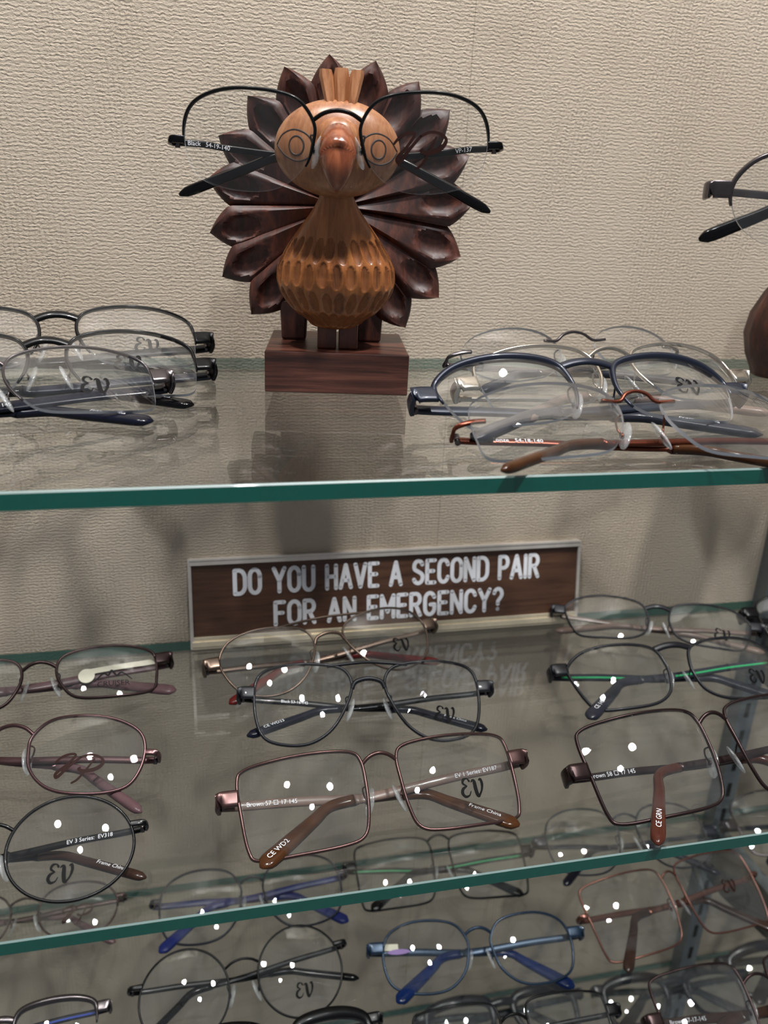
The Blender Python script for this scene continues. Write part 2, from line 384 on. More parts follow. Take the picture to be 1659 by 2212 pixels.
# engraved letters: single-stroke font, cell height 1
def arc(cx, cy, rx, ry, a0, a1, n=8):
    return [(cx+rx*math.cos(math.radians(a0+(a1-a0)*k/n)), cy+ry*math.sin(math.radians(a0+(a1-a0)*k/n))) for k in range(n+1)]
def seg(*p): return list(p)
FONT = {
 'D': (.56, [[(0, 0), (0, 1)], [(0, 1), (.22, 1)]+arc(.22, .65, .34, .35, 80, 0, 5)+arc(.22, .35, .34, .35, 0, -80, 5)+[(.22, 0), (0, 0)]]),
 'O': (.56, [arc(.28, .70, .28, .30, 0, 180, 10)+[(0, .5)]+arc(.28, .30, .28, .30, 180, 360, 10)+[(.56, .5), (.56, .70)]]),
 'Y': (.60, [[(0, 1), (.30, .47)], [(.60, 1), (.30, .47)], [(.30, .47), (.30, 0)]]),
 'U': (.54, [[(0, 1), (0, .5), (0, .28)]+arc(.27, .27, .27, .27, 190, 350, 8)+[(.54, .28), (.54, .5), (.54, 1)]]),
 'H': (.52, [[(0, 0), (0, 1)], [(.52, 0), (.52, 1)], [(0, .52), (.52, .52)]]),
 'A': (.60, [[(0, 0), (.30, 1)], [(.30, 1), (.60, 0)], [(.10, .33), (.50, .33)]]),
 'V': (.58, [[(0, 1), (.29, 0)], [(.29, 0), (.58, 1)]]),
 'E': (.46, [[(0, 0), (0, 1)], [(0, 1), (.46, 1)], [(0, .52), (.38, .52)], [(0, 0), (.46, 0)]]),
 'S': (.54, [arc(.27, .75, .25, .25, 20, 180, 8)+[(.06, .62), (.27, .52), (.46, .42)]+arc(.27, .26, .27, .26, 10, -160, 8)]),
 'C': (.54, [arc(.28, .70, .27, .30, 15, 180, 8)+[(.01, .5)]+arc(.28, .30, .27, .30, 180, 345, 8)]),
 'N': (.54, [[(0, 0), (0, 1)], [(0, 1), (.54, 0)], [(.54, 0), (.54, 1)]]),
 'P': (.50, [[(0, 0), (0, 1)], [(0, 1), (.26, 1)]+arc(.26, .74, .24, .26, 80, -80, 8)+[(.26, .48), (0, .48)]]),
 'I': (.02, [[(0.01, 0), (0.01, 1)]]),
 'R': (.52, [[(0, 0), (0, 1)], [(0, 1), (.26, 1)]+arc(.26, .75, .24, .25, 80, -80, 8)+[(.26, .50), (0, .50)], [(.26, .50), (.52, 0)]]),
 'F': (.46, [[(0, 0), (0, 1)], [(0, 1), (.46, 1)], [(0, .52), (.38, .52)]]),
 'M': (.66, [[(0, 0), (0, 1)], [(0, 1), (.33, .25)], [(.33, .25), (.66, 1)], [(.66, 1), (.66, 0)]]),
 'G': (.56, [arc(.28, .70, .27, .30, 20, 180, 8)+[(.01, .5)]+arc(.28, .30, .27, .30, 180, 340, 8)+[(.55, .30)], [(.55, .26), (.55, .46)], [(.55, .46), (.32, .46)]]),
 '?': (.46, [arc(.23, .76, .23, .24, 170, -20, 8)+[(.36, .55), (.24, .42), (.23, .28)], [(.23, .04), (.23, .045)]]),
}
def linelen(s, gap, sp):
    x = 0
    for ch in s: x += sp if ch == ' ' else FONT[ch][0]+gap
    return x-gap
def sign_line(s, xc, zc, width, h):
    gap, sp = .27, .52
    k = width/linelen(s, gap, sp); x = xc-width/2; mb = MB()
    for ch in s:
        if ch == ' ': x += sp*k; continue
        for st in FONT[ch][1]:
            P = [(a*k, b_*h) for a, b_ in st]
            v, f = ribbon(P, .0027, 2 if len(P) > 2 else 1)
            mb.add([Vector((q.x+x, .00020+.000012*(len(mb.v) % 17), q.y+zc)) for q in v], [tuple(reversed(t)) for t in f])
        x += (FONT[ch][0]+gap)*k
    return lean(mb.build('engraved_lettering', M['white'], sg))
sign_line('DO YOU HAVE A SECOND PAIR', -.0010, .0345, .2040, .0152)
sign_line('FOR AN EMERGENCY?', -.0012, .0125, .1535, .0148)

# ------------------------------------------------------------------ carved wooden bird
TK = thing('carved_turkey_holder', 'carved wooden turkey with fanned dark tail standing on a block base', 'wood carving', (.0752, -.0607, 0), math.radians(-9.5))
mm = .001
TL = Matrix.Translation(TK.location) @ Matrix.Rotation(TK.rotation_euler.z, 4, 'Z'); TLi = TL.inverted()
bevel(MB().box((-.0345, -.032, 0), (.0345, .033, .0198)).build('base_block', M['base'], TK), .0006)
for s in (-1, 1):
    bevel(MB().box((s*.0052-.0046, -.022, .0198), (s*.0052+.0046, -.006, .0335)).build('foot', M['foot'], TK), .0008)
# body
prof = [(29.5, 7.5), (30.3, 10.5), (32, 13.2), (34, 16), (38, 20.6), (42, 24.2), (46, 26.9), (52, 28.5), (58, 28.0), (66, 24.0), (74, 18.2), (82, 12.0), (86, 9.4), (89.5, 7.6), (92, 7.0), (97, 7.0)]
def prof_r(z):
    for (a, ra), (b_, rb) in zip(prof, prof[1:]):
        if z <= b_:
            t = (z-a)/(b_-a); return ra+(rb-ra)*t
    return prof[-1][1]
def smooth_r(z): return sum(prof_r(min(97, max(29.5, z+d))) for d in (-1.5, -.7, 0, .7, 1.5))/5
dim = []
for (z, off, hh) in ((66.5, .5, 5.5), (55.2, .05, 5.6), (43.8, .30, 5.3), (34.4, .75, 3.6)):
    for k in range(-8, 9): dim.append((k*14.2+off*14.2+random.uniform(-1.2, 1.2), z+random.uniform(-.7, .7), hh*random.uniform(.93, 1.05)))
v = []; f = []; ins = []; NU, NV = 300, 190
for j in range(NV+1):
    z = 29.5+(97-29.5)*(j/NV)
    r = smooth_r(z) if 31 < z < 95 else prof_r(z)
    t = max(0, min(1, (z-60)/35)); yc = -17-13*t*t*(3-2*t)
    if z < 36: zt = (36-z)/6.5
    for i in range(NU):
        th = 360*i/NU-180
        d = 0
        for (a, zz, hh) in dim:
            if abs(z-zz) < hh and abs(th-a) < 14:
                dx = math.radians(th-a)*max(r, 14)/2.55; q = dx*dx+((z-zz)/hh)**2
                if q < 1: d = max(d, 1.7*(1-q)**.55)
        rr = r-d; a = math.radians(th); ins.append(d > .25)
        v.append((rr*math.sin(a)*mm-.0013-.0008*t, (yc-rr*.80*math.cos(a))*mm, z*mm))
for j in range(NV):
    for i in range(NU):
        i2 = (i+1) % NU; f.append((j*NU+i, j*NU+i2, (j+1)*NU+i2, (j+1)*NU+i))
f.append(tuple(range(NU-1, -1, -1))); f.append(tuple(NV*NU+i for i in range(NU)))
fm = [1 if sum(ins[q] for q in g[:4]) >= 3 else 0 for g in f]
mesh('body', v, f, [M['body'], M['dimple']], TK, True, fm)
# head: thick rounded disc, flatter behind
HX = -.0021
HC = Vector((HX, -.0365, .1082)); hr = (.0272, .0120, .0202)
v, f = ellipsoid(HC, hr, 64, 40)
for p in v:
    q = p-HC
    if q.y > 0: q.y *= .45
    q.z *= 1.0 if q.z > 0 else (1.0-.05)
    p.xyz = HC+q
head = mesh('head', v, f, M['head'], TK)
def head_y(x, z, e=.0):
    q = 1-((x-HC.x)/hr[0])**2-((z-HC.z)/hr[2])**2
    return HC.y-hr[1]*math.sqrt(max(q, .004))-e
# brow swelling
mesh('brow', *ellipsoid((HX, -.0455, .1130), (.0092, .0062, .0078), 32, 20), M['head'], head)
for s in (-1, 1):
    mb = MB(); cx, cz = s*.0173+HX, .1090
    for pts in ([(-8.6, .2), (-6.0, 4.3), (-1.0, 6.2), (4.5, 4.4), (8.4, -.3)], [(8.4, -.3), (5.5, -4.3), (.5, -6.0), (-4.8, -4.0), (-8.6, .2)]):
        P = catmull([(a*(.98)*mm, 0, b_*1.0*mm) for a, b_ in pts], 8)
        P = [Vector((cx+s*0+p.x, 0, cz+p.z)) for p in P]
        P = [Vector((p.x, head_y(p.x, p.z, -.00005), p.z)) for p in P if abs(p.x-HX) < .0264]
        tv, tf = tube(P, .00042, .00022, n=6); mb.add(tv, tf)
    P = [Vector((cx+.0031*math.cos(2*PI*k/28), 0, cz+.0037*math.sin(2*PI*k/28))) for k in range(28)]
    P = [Vector((p.x, head_y(p.x, p.z, -.00005), p.z)) for p in P]
    tv, tf = tube(P, .00045, .00022, closed=True, n=6); mb.add(tv, tf)
    mb.build('carved_eye', M['groove'], head, True)
# beak: hood and drop
hood = mesh('beak_hood', *ellipsoid((HX, -.0492, .1080), (.0088, .0092, .0098), 36, 24), M['head'], TK)
sp = catmull([(HX, -.0500, .1118), (HX, -.0560, .1105), (HX, -.0620, .1062), (HX, -.0652, .1000), (HX, -.0655, .0945), (HX, -.0645, .0912)], 6)
rad = [.0056, .0073, .0075, .0062, .0036, .0004]
rl = []
for i in range(len(sp)):
    u = i/(len(sp)-1)*5; k = min(int(u), 4); rl.append(rad[k]+(rad[k+1]-rad[k])*(u-k))
tv, tf = tube(sp, rl, [r*1.02 for r in rl], ref=Vector((0, -.5, -.8)), n=28)
mesh('beak', tv, tf, M['beak'], TK)
# crest of three plumes
for (xb, xt, wt, dz) in ((-.0026, -.0068, .0064, -.0004), (0, 0, .0070, .0003), (.0026, .0068, .0064, -.0002)):
    mb = MB(); secs = []
    for k in range(9):
        u = k/8; x = HX+.0010+xb+(xt-xb)*u**.8; z = .1190+.0208*u+dz*u; wd = .0014+(wt/2-.0014)*u**.8; y = -.0405+.004*u
        if k == 8: wd *= .78
        th = .0022*(1-.2*u)
        secs.append([(x-wd, y, z), (x-wd*.55, y-th, z), (x, y-th*.75, z), (x+wd*.55, y-th, z), (x+wd, y, z), (x+wd*.7, y+th, z), (x-wd*.7, y+th, z)])
    vv = [p for s_ in secs for p in s_]; n = 7
    ff = [(i*n+k, i*n+(k+1) % n, (i+1)*n+(k+1) % n, (i+1)*n+k) for i in range(8) for k in range(n)]+[tuple(range(n))[::-1], tuple(8*n+k for k in range(n))]
    mesh('crest_plume', vv, ff, M['head'], TK, True, None, math.radians(40))
# tail fan
FY = .003        # local depth of the front of the fan
pl = TL @ Vector((0, FY, .08)); nl = (TL.to_3x3() @ Vector((0, 1, 0)))
def fanpt(px, py):
    q = TLi @ on_plane(px, py, pl, nl); return q
fc = fanpt(733, 445)
tips = [(711, 118), (811, 132), (904, 176), (971, 238), (1013, 336), (1022, 438), (995, 554), (948, 642), (876, 707),
        (614, 145), (535, 208), (472, 294), (449, 387), (454, 503), (481, 598), (544, 679)]
tl = []
for t in tips:
    q = fanpt(*t)-fc; tl.append((math.atan2(q.x, q.z), math.hypot(q.x, q.z)))
tl.sort()
# backing
v = [(fc.x, FY+.0045, fc.z), (fc.x, FY+.0105, fc.z)]; NB = 96
for k in range(NB):
    a = 2*PI*k/NB; R_ = .047 if abs(math.degrees(a)-180) > 42 else .055
    v += [(fc.x+R_*math.sin(a), FY+.0045, fc.z+R_*math.cos(a)), (fc.x+R_*math.sin(a), FY+.0105, fc.z+R_*math.cos(a))]
f = []
for k in range(NB):
    a, b_ = 2+2*k, 2+2*((k+1) % NB); f += [(0, a, b_), (1, b_+1, a+1), (a, a+1, b_+1, b_)]
tail = mesh('tail_fan', v, f, M['fan'], TK, False)
def feather(a, R, da, name='tail_feather', stub=False):
    NUu, NVv = 30, 18; vt, vb = [], []
    d = Vector((math.sin(a), 0, math.cos(a))); p = Vector((math.cos(a), 0, -math.sin(a)))
    wmax = math.tan(da/2)*R*.80*1.12
    for i in range(NUu+1):
        u = i/NUu; rho = .006+(R-.006)*u; un = rho/R
        if un < .80: wd = wmax*un/.80
        else:
            t = (un-.80)/.20; wd = wmax*(1-t**1.35)**.9+.0002
        for j in range(NVv+1):
            s_ = -1+2*j/NVv
            lat = s_*wd+(.0010*max(0, (un-.75)/.25)*0)
            h = .0010+.0030*(s_*.5+.5)-.0026*max(0, s_-.72)/.28          # sloping blade with a rolled lip
            h += .0008*un
            h -= .0016*max(0, -s_-.75)/.25
            eq = ((un-.755)/.135)**2+((s_*wd+.0004)/(wmax*.56))**2
            if eq < 1: h -= .0026*(1-eq)**.55
            elif eq < 1.6: h += .0005*(1-(eq-1)/.6)
            if un > .9: h -= .0022*((un-.9)/.1)**2
            base = fc+d*rho+p*lat
            vt.append((base.x, FY-h, base.z)); vb.append((base.x, FY+.0075, base.z))
    n1 = NVv+1; f = []
    for i in range(NUu):
        for j in range(NVv): f.append((i*n1+j, i*n1+j+1, (i+1)*n1+j+1, (i+1)*n1+j))
    o = len(vt)
    for i in range(NUu): f.append((i*n1, (i+1)*n1, o+(i+1)*n1, o+i*n1)); f.append((i*n1+NVv, o+i*n1+NVv, o+(i+1)*n1+NVv, (i+1)*n1+NVv))
    for j in range(NVv): f.append((NUu*n1+j, NUu*n1+j+1, o+NUu*n1+j+1, o+NUu*n1+j))
    for i in range(NUu):
        f.append((o+i*n1, o+i*n1+NVv, o+(i+1)*n1+NVv, o+(i+1)*n1))
    mesh(name, vt+vb, f, M['fan'], tail, True, None, math.radians(38))
for k, (a, R) in enumerate(tl):
    lo = a-tl[k-1][0] if k > 0 else tl[1][0]-a
    hi = tl[k+1][0]-a if k < len(tl)-1 else a-tl[k-1][0]
    feather(a, R, min((lo+hi)/2, .44))
for (px, sx) in ((617, -1), (814, 1)):          # two short feathers standing on the base
    q = fanpt(px+sx*-18, 720); xq = q.x
    mb = MB(); hw_ = .0062
    pr = [(xq-hw_, .0200), (xq+hw_, .0200), (xq+hw_+.001, .040), (xq-hw_-.001, .040)]
    mb.add([(a_, FY+dy, b_) for dy in (-.002, .007) for a_, b_ in pr], [(0, 1, 2, 3), (7, 6, 5, 4)]+[(i, i+4, (i+1) % 4+4, (i+1) % 4) for i in range(4)])
    bevel(mb.build('tail_stub', M['fan'], tail), .0012)

# second holder at the right edge
HB = on_z(1668, 822, 0)
h2 = thing('carved_eyeglass_stand', 'dark brown carved wooden eyeglass stand cut off by the right edge', 'wood carving', (HB.x+.018, HB.y+.012, 0), -.3)
v = []; f = []; NU, NV = 48, 40
pr2 = [(0, .020), (.004, .0215), (.012, .0255), (.024, .0285), (.036, .0270), (.048, .0215), (.058, .0150), (.066, .0110), (.072, .0100), (.080, .016), (.092, .0215), (.104, .019), (.112, .010), (.1145, .0005)]
for z, r in pr2:
    for i in range(NU):
        a = 2*PI*i/NU; fl = 1-.04*max(0, math.cos(6*a)); v.append((r*fl*math.cos(a), r*.85*fl*math.sin(a), z))
for j in range(len(pr2)-1):
    for i in range(NU): i2 = (i+1) % NU; f.append((j*NU+i, j*NU+i2, (j+1)*NU+i2, (j+1)*NU+i))
f.append(tuple(range(NU-1, -1, -1))); f.append(tuple((len(pr2)-1)*NU+i for i in range(NU)))
mesh('body', v, f, M['fan'], h2)
mesh('beak', *ellipsoid((0, -.024, .090), (.005, .012, .006), 20, 12), M['beak'], h2)

# ------------------------------------------------------------------ eyeglasses
SHAPES = {   # +x towards the temple, units of half width / half height
 'soft': [(-1, .35), (-.80, .76), (-.45, .94), (.1, 1), (.52, .92), (.83, .70), (.97, .30), (.96, -.25), (.80, -.70), (.40, -.94), (-.15, -1), (-.55, -.86), (-.86, -.48), (-.98, -.02)],
 'rect': [(-1, .2), (-.99, .70), (-.84, .93), (-.3, 1), (.4, .99), (.88, .92), (1, .68), (.99, .0), (.93, -.72), (.78, -.95), (.2, -1), (-.5, -.98), (-.84, -.84), (-.96, -.4)],
 'slim': [(-1, .15), (-.95, .62), (-.72, .88), (-.1, 1), (.5, .95), (.9, .74), (1, .35), (.98, -.3), (.88, -.80), (.45, -.98), (-.2, -1), (-.66, -.84), (-.9, -.35)],
 'sport': [(-.98, .35), (-.86, .76), (-.5, .94), (.1, 1), (.65, .88), (.97, .52), (.98, .15), (.83, -.55), (.62, -.92), (.1, -1), (-.5, -.93), (-.86, -.62), (-.99, -.1)],
 'round': [(math.cos(2*PI*k/14), math.sin(2*PI*k/14)) for k in range(14)],
 'panto': [(-.98, .30), (-.78, .74), (-.35, .97), (.2, 1), (.68, .83), (.97, .40), (.98, -.10), (.80, -.58), (.42, -.92), (0, -1), (-.45, -.90), (-.82, -.55), (-.97, -.1)],
 'aviator': [(-.96, .35), (-.80, .74), (-.35, .93), (.25, 1), (.75, .85), (1, .42), (.97, -.1), (.74, -.68), (.30, -.98), (-.15, -.98), (-.55, -.68), (-.84, -.15)],
 'navigator': [(-.97, .45), (-.78, .86), (-.2, .99), (.4, 1), (.84, .88), (1, .5), (.96, -.3), (.76, -.80), (.3, -1), (-.15, -.97), (-.55, -.66), (-.84, -.1)],
}
LOGO = {
 'EV': [([(.62, .86), (.50, 1.0), (.26, .97), (.16, .76), (.40, .58)], [0.163, 0.075, 0.163, 0.163, 0.075]), ([(.40, .58), (.10, .44), (.0, .2), (.16, .0), (.44, .05), (.60, .26)], [0.075, 0.188, 0.225, 0.163, 0.088, 0.062]),
        ([(.74, .78), (.86, .86), (.97, .78), (.97, .35), (1.02, .02), (1.14, -.04)], [0.050, 0.150, 0.250, 0.275, 0.250, 0.125]), ([(1.10, -.04), (1.36, .25), (1.50, .62), (1.46, .88), (1.32, .86)], [0.125, 0.125, 0.200, 0.200, 0.075])],
 'VP': [([(-.1, .60), (.15, .86), (.52, 1.0), (.68, .92), (.40, .5), (.05, .12), (.06, -.05), (.18, .0), (.50, .42), (.92, .88)], [0.090, 0.120, 0.120, 0.105, 0.120, 0.150, 0.150, 0.150, 0.135, 0.105]),
        ([(.92, .88), (1.30, 1.04), (1.72, .98), (1.92, .76), (1.70, .46), (1.28, .30), (.96, .34), (1.0, .42)], [0.105, 0.105, 0.105, 0.135, 0.180, 0.165, 0.120, 0.090]), ([(1.52, .86), (1.30, .40), (1.02, -.08), (.80, -.26)], [0.075, 0.090, 0.105, 0.090])],
 'peak': [([(0, .3), (.5, .75), (.75, .62), (.95, .9), (1.2, .6), (1.5, .75), (2.0, .32)], [.05, .12, .10, .14, .10, .10, .05])],
}
for k in LOGO['peak'][:1]: pass
GL_COUNT = []
def eyeglasses(label, Apx, Bpx, zs, ar, t=33, shape='soft', rim='full', frame='black', temple=None, tip=None, logo=None, logo_at=(.35, -.45), logo_ink='ink',
               rr=.0008, bridge='arch', ez=.38, bz=.45, texts=(), lift=.0, wf=.75, tph=.0036, flare=1.0, tipd=40, L1m=.094, clear=False, accent=None, sticker=None, group='eyeglasses', perch=None, lt=None,
               padm=True, drop=5, name='eyeglasses', swap=False, brow=0):
    temple = temple or frame; tip = tip or 'blacktip'
    tr = math.radians(t)
    def build(sep, asp):
        parts = []                # key, parent key, name, verts, faces, mats, mi, smooth
        k = sep/.072
        cx = sep/2; w = sep*wf; h = w*asp; hw, hh = w/2, h/2
        def depth(x, z):
            return x*x/(2*.40)+((abs(x)-cx)**2+z*z)/(2*.125)*(1 if abs(x) > cx-hw*1.05 else 0)+(0 if abs(x) > cx-hw*1.05 else ((hw*1.05)**2+z*z)/(2*.125)*.0)
        def ed(x, z): return x*x/(2*.40)+((abs(x)-cx)**2+z*z)/(2*.125)
        out = catmull([(a, 0, b_) for a, b_ in SHAPES[shape]], 6, True)
        out = [Vector((p.x*hw, 0, p.z*hh)) for p in out]; n = len(out)
        def edge(zf, side):      # point on the outline at height zf (fraction), side +1 temple / -1 nose
            best = min((p for p in out if p.x*side > 0), key=lambda p: abs(p.z-zf*hh)); return best
        for s in (-1, 1):
            O = [Vector((s*(cx+p.x), ed(cx+p.x, p.z), p.z)) for p in out]
            if s < 0: O = O[::-1]
            # lens
            v = []; f = []; mi = []; R = 10; thk = .0016
            for side in (0, 1):
                for r in range(R+1):
                    q = r/R*.985
                    for p in O:
                        xx = s*cx+(p.x-s*cx)*q; zz = p.z*q
                        v.append((xx, ed(xx, zz)+side*thk-thk*.5, zz))
            for side in (0, 1):
                o_ = side*(R+1)*n
                for r in range(R):
                    for i in range(n):
                        i2 = (i+1) % n; q = (o_+r*n+i, o_+r*n+i2, o_+(r+1)*n+i2, o_+(r+1)*n+i)
                        f.append(q if side == 0 else q[::-1]); mi.append(0)
            for i in range(n):
                i2 = (i+1) % n; f.append((R*n+i, R*n+i2, (2*R+1)*n+i2, (2*R+1)*n+i)); mi.append(1)
            # fix: merge centre duplicates is unnecessary; the first ring has radius zero
            parts.append((('lens', s), None, 'lens', v, f, [M['lens_clear' if clear else 'lens'], M['lens_edge']], mi, True))
            # rim
            if rim in ('full', 'plastic'):
                if rim == 'full':
                    tv, tf = tube(O, rr*k, rr*k*1.25, closed=True, n=8); parts.append((('rim', s), None, 'rim', tv, tf, [M[frame]], None, True))
                else:
                    ra = []
                    for p in O: ra.append((.0021+.0022*max(0, p.z/hh))*k)
                    tv, tf = tube([Vector((p.x, p.y, p.z+.0006*(1 if p.z > 0 else -1))) for p in O], ra, .0019*k, closed=True, n=10, power=.7); parts.append((('rim', s), None, 'rim', tv, tf, [M[frame]], None, True))
            elif rim in ('semi', 'semithick'):
                loc = [(s*p.x-cx, p.z) for p in O]
                keep = [(p, l) for p, l in zip(O, loc) if (l[1] > -.12*hh) or (l[0] < -hw*.55 and l[1] > -.55*hh)]
                idx = [i for i in range(n) if (loc[i][1] > -.12*hh) or (loc[i][0] < -hw*.55 and loc[i][1] > -.55*hh)]
                # rotate so the arc is contiguous
                st = next(i for i in idx if (i-1) % n not in idx); arc_ = []; i = st
                while i in idx and len(arc_) < n: arc_.append(O[i]); i = (i+1) % n
                m_ = len(arc_); rad_ = [rr*k*(.55+.45*min(1, min(j, m_-1-j)/5)) for j in range(m_)]
                if rim == 'semithick': rad_ = [r_*(1+1.2*max(0, p.z/hh)) for r_, p in zip(rad_, arc_)]
                tv, tf = tube(arc_, rad_, [r_*1.25 for r_ in rad_], n=8); parts.append((('rim', s), None, 'rim', tv, tf, [M[frame]], None, True))
            # endpiece
            E = edge(ez, 1); ex = cx+E.x; y0 = ed(ex, E.z); zE = E.z
            big = rim in ('semithick', 'plastic') or lt == 'wide'
            xo = cx+hw+(.0088 if big else .0056)*k
            hy = y0+.0075*k
            if rim == 'rimless':
                P = [(s*(ex-.006*k), y0-.0012, zE+.0006), (s*(ex-.001*k), y0-.0006, zE+.0006), (s*(xo-.001*k), y0+.0015*k, zE), (s*xo, y0+.0045*k, zE-.001), (s*xo, hy, zE-.001)]
                ra, rb = .0009*k, .0007*k
            else:
                P = [(s*(ex-.0003*k), y0, zE), (s*(xo-.0022*k), y0+.0002*k, zE+.0002), (s*(xo-.0003*k), y0+.0020*k, zE), (s*xo, y0+.0048*k, zE-.0004), (s*(xo-.0006*k), hy, zE-.0006)]
                ra, rb = (.0036*k if big else .0015*k), (.0011*k if big else .0009*k)
            tv, tf = tube(catmull(P, 5), ra, rb, ref=Vector((s*.7, .7, 0)), n=12, power=.45)
            parts.append((('end', s), None, 'endpiece', tv, tf, [M[frame]], None, True))
            # hinge barrel
            tv, tf = tube([Vector((s*(xo-.0022*k), hy-.0003, zE-.0026*k)), Vector((s*(xo-.0022*k), hy-.0003, zE+.0018*k))], .0011*k, .0011*k, n=8)
            parts.append((('hinge', s), None, 'hinge', tv, tf, [M['gun'] if frame != 'silver' else M['silver']], None, True))
            # temple
            o2 = (.0012 if s*(1 if not swap else -1) > 0 else .0052)*k
            L1 = L1m*k; xb = -(xo-L1)                 # bend x on the far side (signed by -s)
            dr = drop*.001*k
            st, ct = math.sin(tr), math.cos(tr)
            if perch is None:
                cl = .0050*k if (s*(1 if not swap else -1)) > 0 else .0026*k
                cl = .0046*k
                zb_ = zE-.0006-dr
                db = ((zb_+hh)*st+.002*ct+cl-.0012*k)/ct-(.0016*k if s*(1 if not swap else -1) > 0 else -.0012*k)
            else: db = .0290*k+o2
            a = math.radians(tipd[0 if s < 0 else 1] if isinstance(tipd, tuple) else tipd); L2 = .047*k
            zB = zE-.0006-dr
            if perch is None:
                xB = xo-L1
                def tp(q):        # point on the ear bend, lying flat on the shelf
                    dl = L2*q*math.sin(a)
                    return (s*xB-s*L2*q*math.cos(a), db-dl*st, zB-dl*ct)
                path = [(s*(xo-.0016*k), hy, zE-.0006), (s*(xo-.012*k), hy+.15*(db-hy), zE-.0006-dr*.15), (s*(xo-.035*k), hy+.5*(db-hy), zE-dr*.45),
                        (s*(xo-.065*k), db-.1*(db-hy), zB+dr*.2), (s*(xB+.010*k), db, zB+.0002), tp(.06), tp(.30), tp(.62), tp(1.0)]
            else:
                path = [(s*(xo-.0016*k), hy, zE-.0006), (s*(xo-.012*k), hy+.0045*k, zE-.0008), (s*.047*k, hy+.0095*k, zE-.0018), (s*.028*k, .0262*k+o2*.6, zE-.0035), (s*.010*k, .0285*k+o2, zE-.0045),
                        (-s*.012*k, .0290*k+o2, zE-.0055), (-s*.024*k, .0290*k+o2, zE-.0040), (-s*.045*k, .0275*k+o2, zB-.0110*k-.002*(s < 0)), (-s*.0675*k, .0255*k+o2, zB-.0195*k-.0050*(s < 0))]
            PP = catmull(path, 7); m_ = len(PP)
            cut = int(m_*.50)
            def prof_h(u):       # half height along the temple
                if u < .5: return tph*k*.5*(.92+.16*u)
                if u < .68: return tph*k*.5*1.12
                return tph*k*.5*(1.12+flare*.62*((u-.68)/.32))
            H_ = [prof_h(i/(m_-1)) for i in range(m_)]
            T_ = [(.0009 if i < cut else .0020)*k for i in range(m_)]
            rfl = []
            for i in range(m_):
                q = max(0, min(1, (i/(m_-1)-.35)/.3)) if perch is None else 0
                rfl.append(Vector((0, 1, 0)).lerp(Vector((0, ct, -st)), q).normalized())
            tv, tf = tube(PP[:cut+1], H_[:cut+1], T_[:cut+1], ref=rfl[:cut+1], n=8, power=.6)
            parts.append((('temple', s), None, 'temple', tv, tf, [M[temple]], None, True))
            P2, H2, T2 = PP[cut:], [x_*1.06 for x_ in H_[cut:]], T_[cut:]
            for j, q in ((-1, .50), (-2, .86), (-3, .97)): H2[j] *= q; T2[j] *= q
            dirn = (P2[-1]-P2[-2]).normalized(); P2 = P2+[P2[-1]+dirn*.0012*k]; H2.append(H2[-1]*.45); T2.append(T2[-1]*.4)
            tv, tf = tube(P2, H2, T2, ref=rfl[cut:]+[rfl[-1]], n=10, power=.75)
            parts.append((('tip', s), ('temple', s), 'temple_tip', tv, tf, [M[tip]], None, True))
            if accent:
                i0, i1 = int(m_*.10), int(m_*.42)
                tv, tf = tube([p+Vector((0, -.0008*k, -.0004*k)) for p in PP[i0:i1]], .0007*k, .0004*k, n=6)
                parts.append((('accent', s), ('temple', s), 'accent_stripe', tv, tf, [M[accent]], None, True))
            for (side, u, string, size) in texts:
                if side != s: continue
                tvx, tfx = text_mesh(string, size*k)
                i = max(1, min(m_-2, int(u*m_))); c = PP[i]; tg = (PP[i+1]-PP[i-1]).normalized()
                if tg.x < 0: tg = -tg
                upv = Vector((0, 1, 0)).cross(tg); upv = -upv if upv.z < 0 else upv; upv.normalize()
                off = -(T_[i]+.00022*k)
                # follow the temple's own curve
                cum = [0]
                for q in range(1, m_): cum.append(cum[-1]+(PP[q]-PP[q-1]).length)
                sgn = 1 if (PP[i+1]-PP[i-1]).x > 0 else -1
                nv_ = []
                for p in tvx:
                    tgt = cum[i]+sgn*p.x; tgt = max(0, min(cum[-1]-1e-6, tgt)); q = next(a_ for a_ in range(m_-1) if cum[a_+1] >= tgt)
                    ff_ = (tgt-cum[q])/max(1e-9, cum[q+1]-cum[q]); pos = PP[q].lerp(PP[q+1], ff_)
                    tq = (PP[q+1]-PP[q]).normalized()*sgn; uq = Vector((-tq.z, 0, tq.x)).normalized()
                    if uq.z < 0: uq = -uq
                    TT = T_[min(q, m_-1)]
                    rq = rfl[min(q, m_-1)]; uq = rq.cross(tq).normalized(); uq = -uq if uq.z < 0 else uq
                    nv_.append(pos+uq*p.y-rq*(TT+.00025*k))
                parts.append((('text', s, string), ('temple', s) if u < .5 else ('tip', s) if False else ('temple', s), 'printed_text', nv_, tfx, [M['white']], None, False))
            # nose pads
            if padm:
                Np = edge(-.05, -1); nx = cx+Np.x; ny = ed(nx, Np.z)
                pc = Vector((s*(nx-.0014*k), ny+.0050*k, Np.z-.0030*k))
                Z_ = Vector((s*.33, .10, -1)).normalized(); Xn = Vector((1, -s*.55, .1*s)); Xn = (Xn-Z_*Xn.dot(Z_)).normalized(); Y_ = Z_.cross(Xn)
                tv, tf = ellipsoid(pc, (.0011*k, .0030*k, .0066*k), 16, 12, (Xn, Y_, Z_))
                parts.append((('pad', s), None, 'nose_pad', tv, tf, [M['pad']], None, True))
                Pa = catmull([(s*nx, ny+.0004, Np.z+.003*k), (s*(nx+.0010*k), ny+.0030*k, Np.z+.0030*k), (s*(nx+.0005*k), ny+.0052*k, Np.z+.0005*k), tuple(pc+Vector((s*.0008*k, .0004, .0005)))], 5)
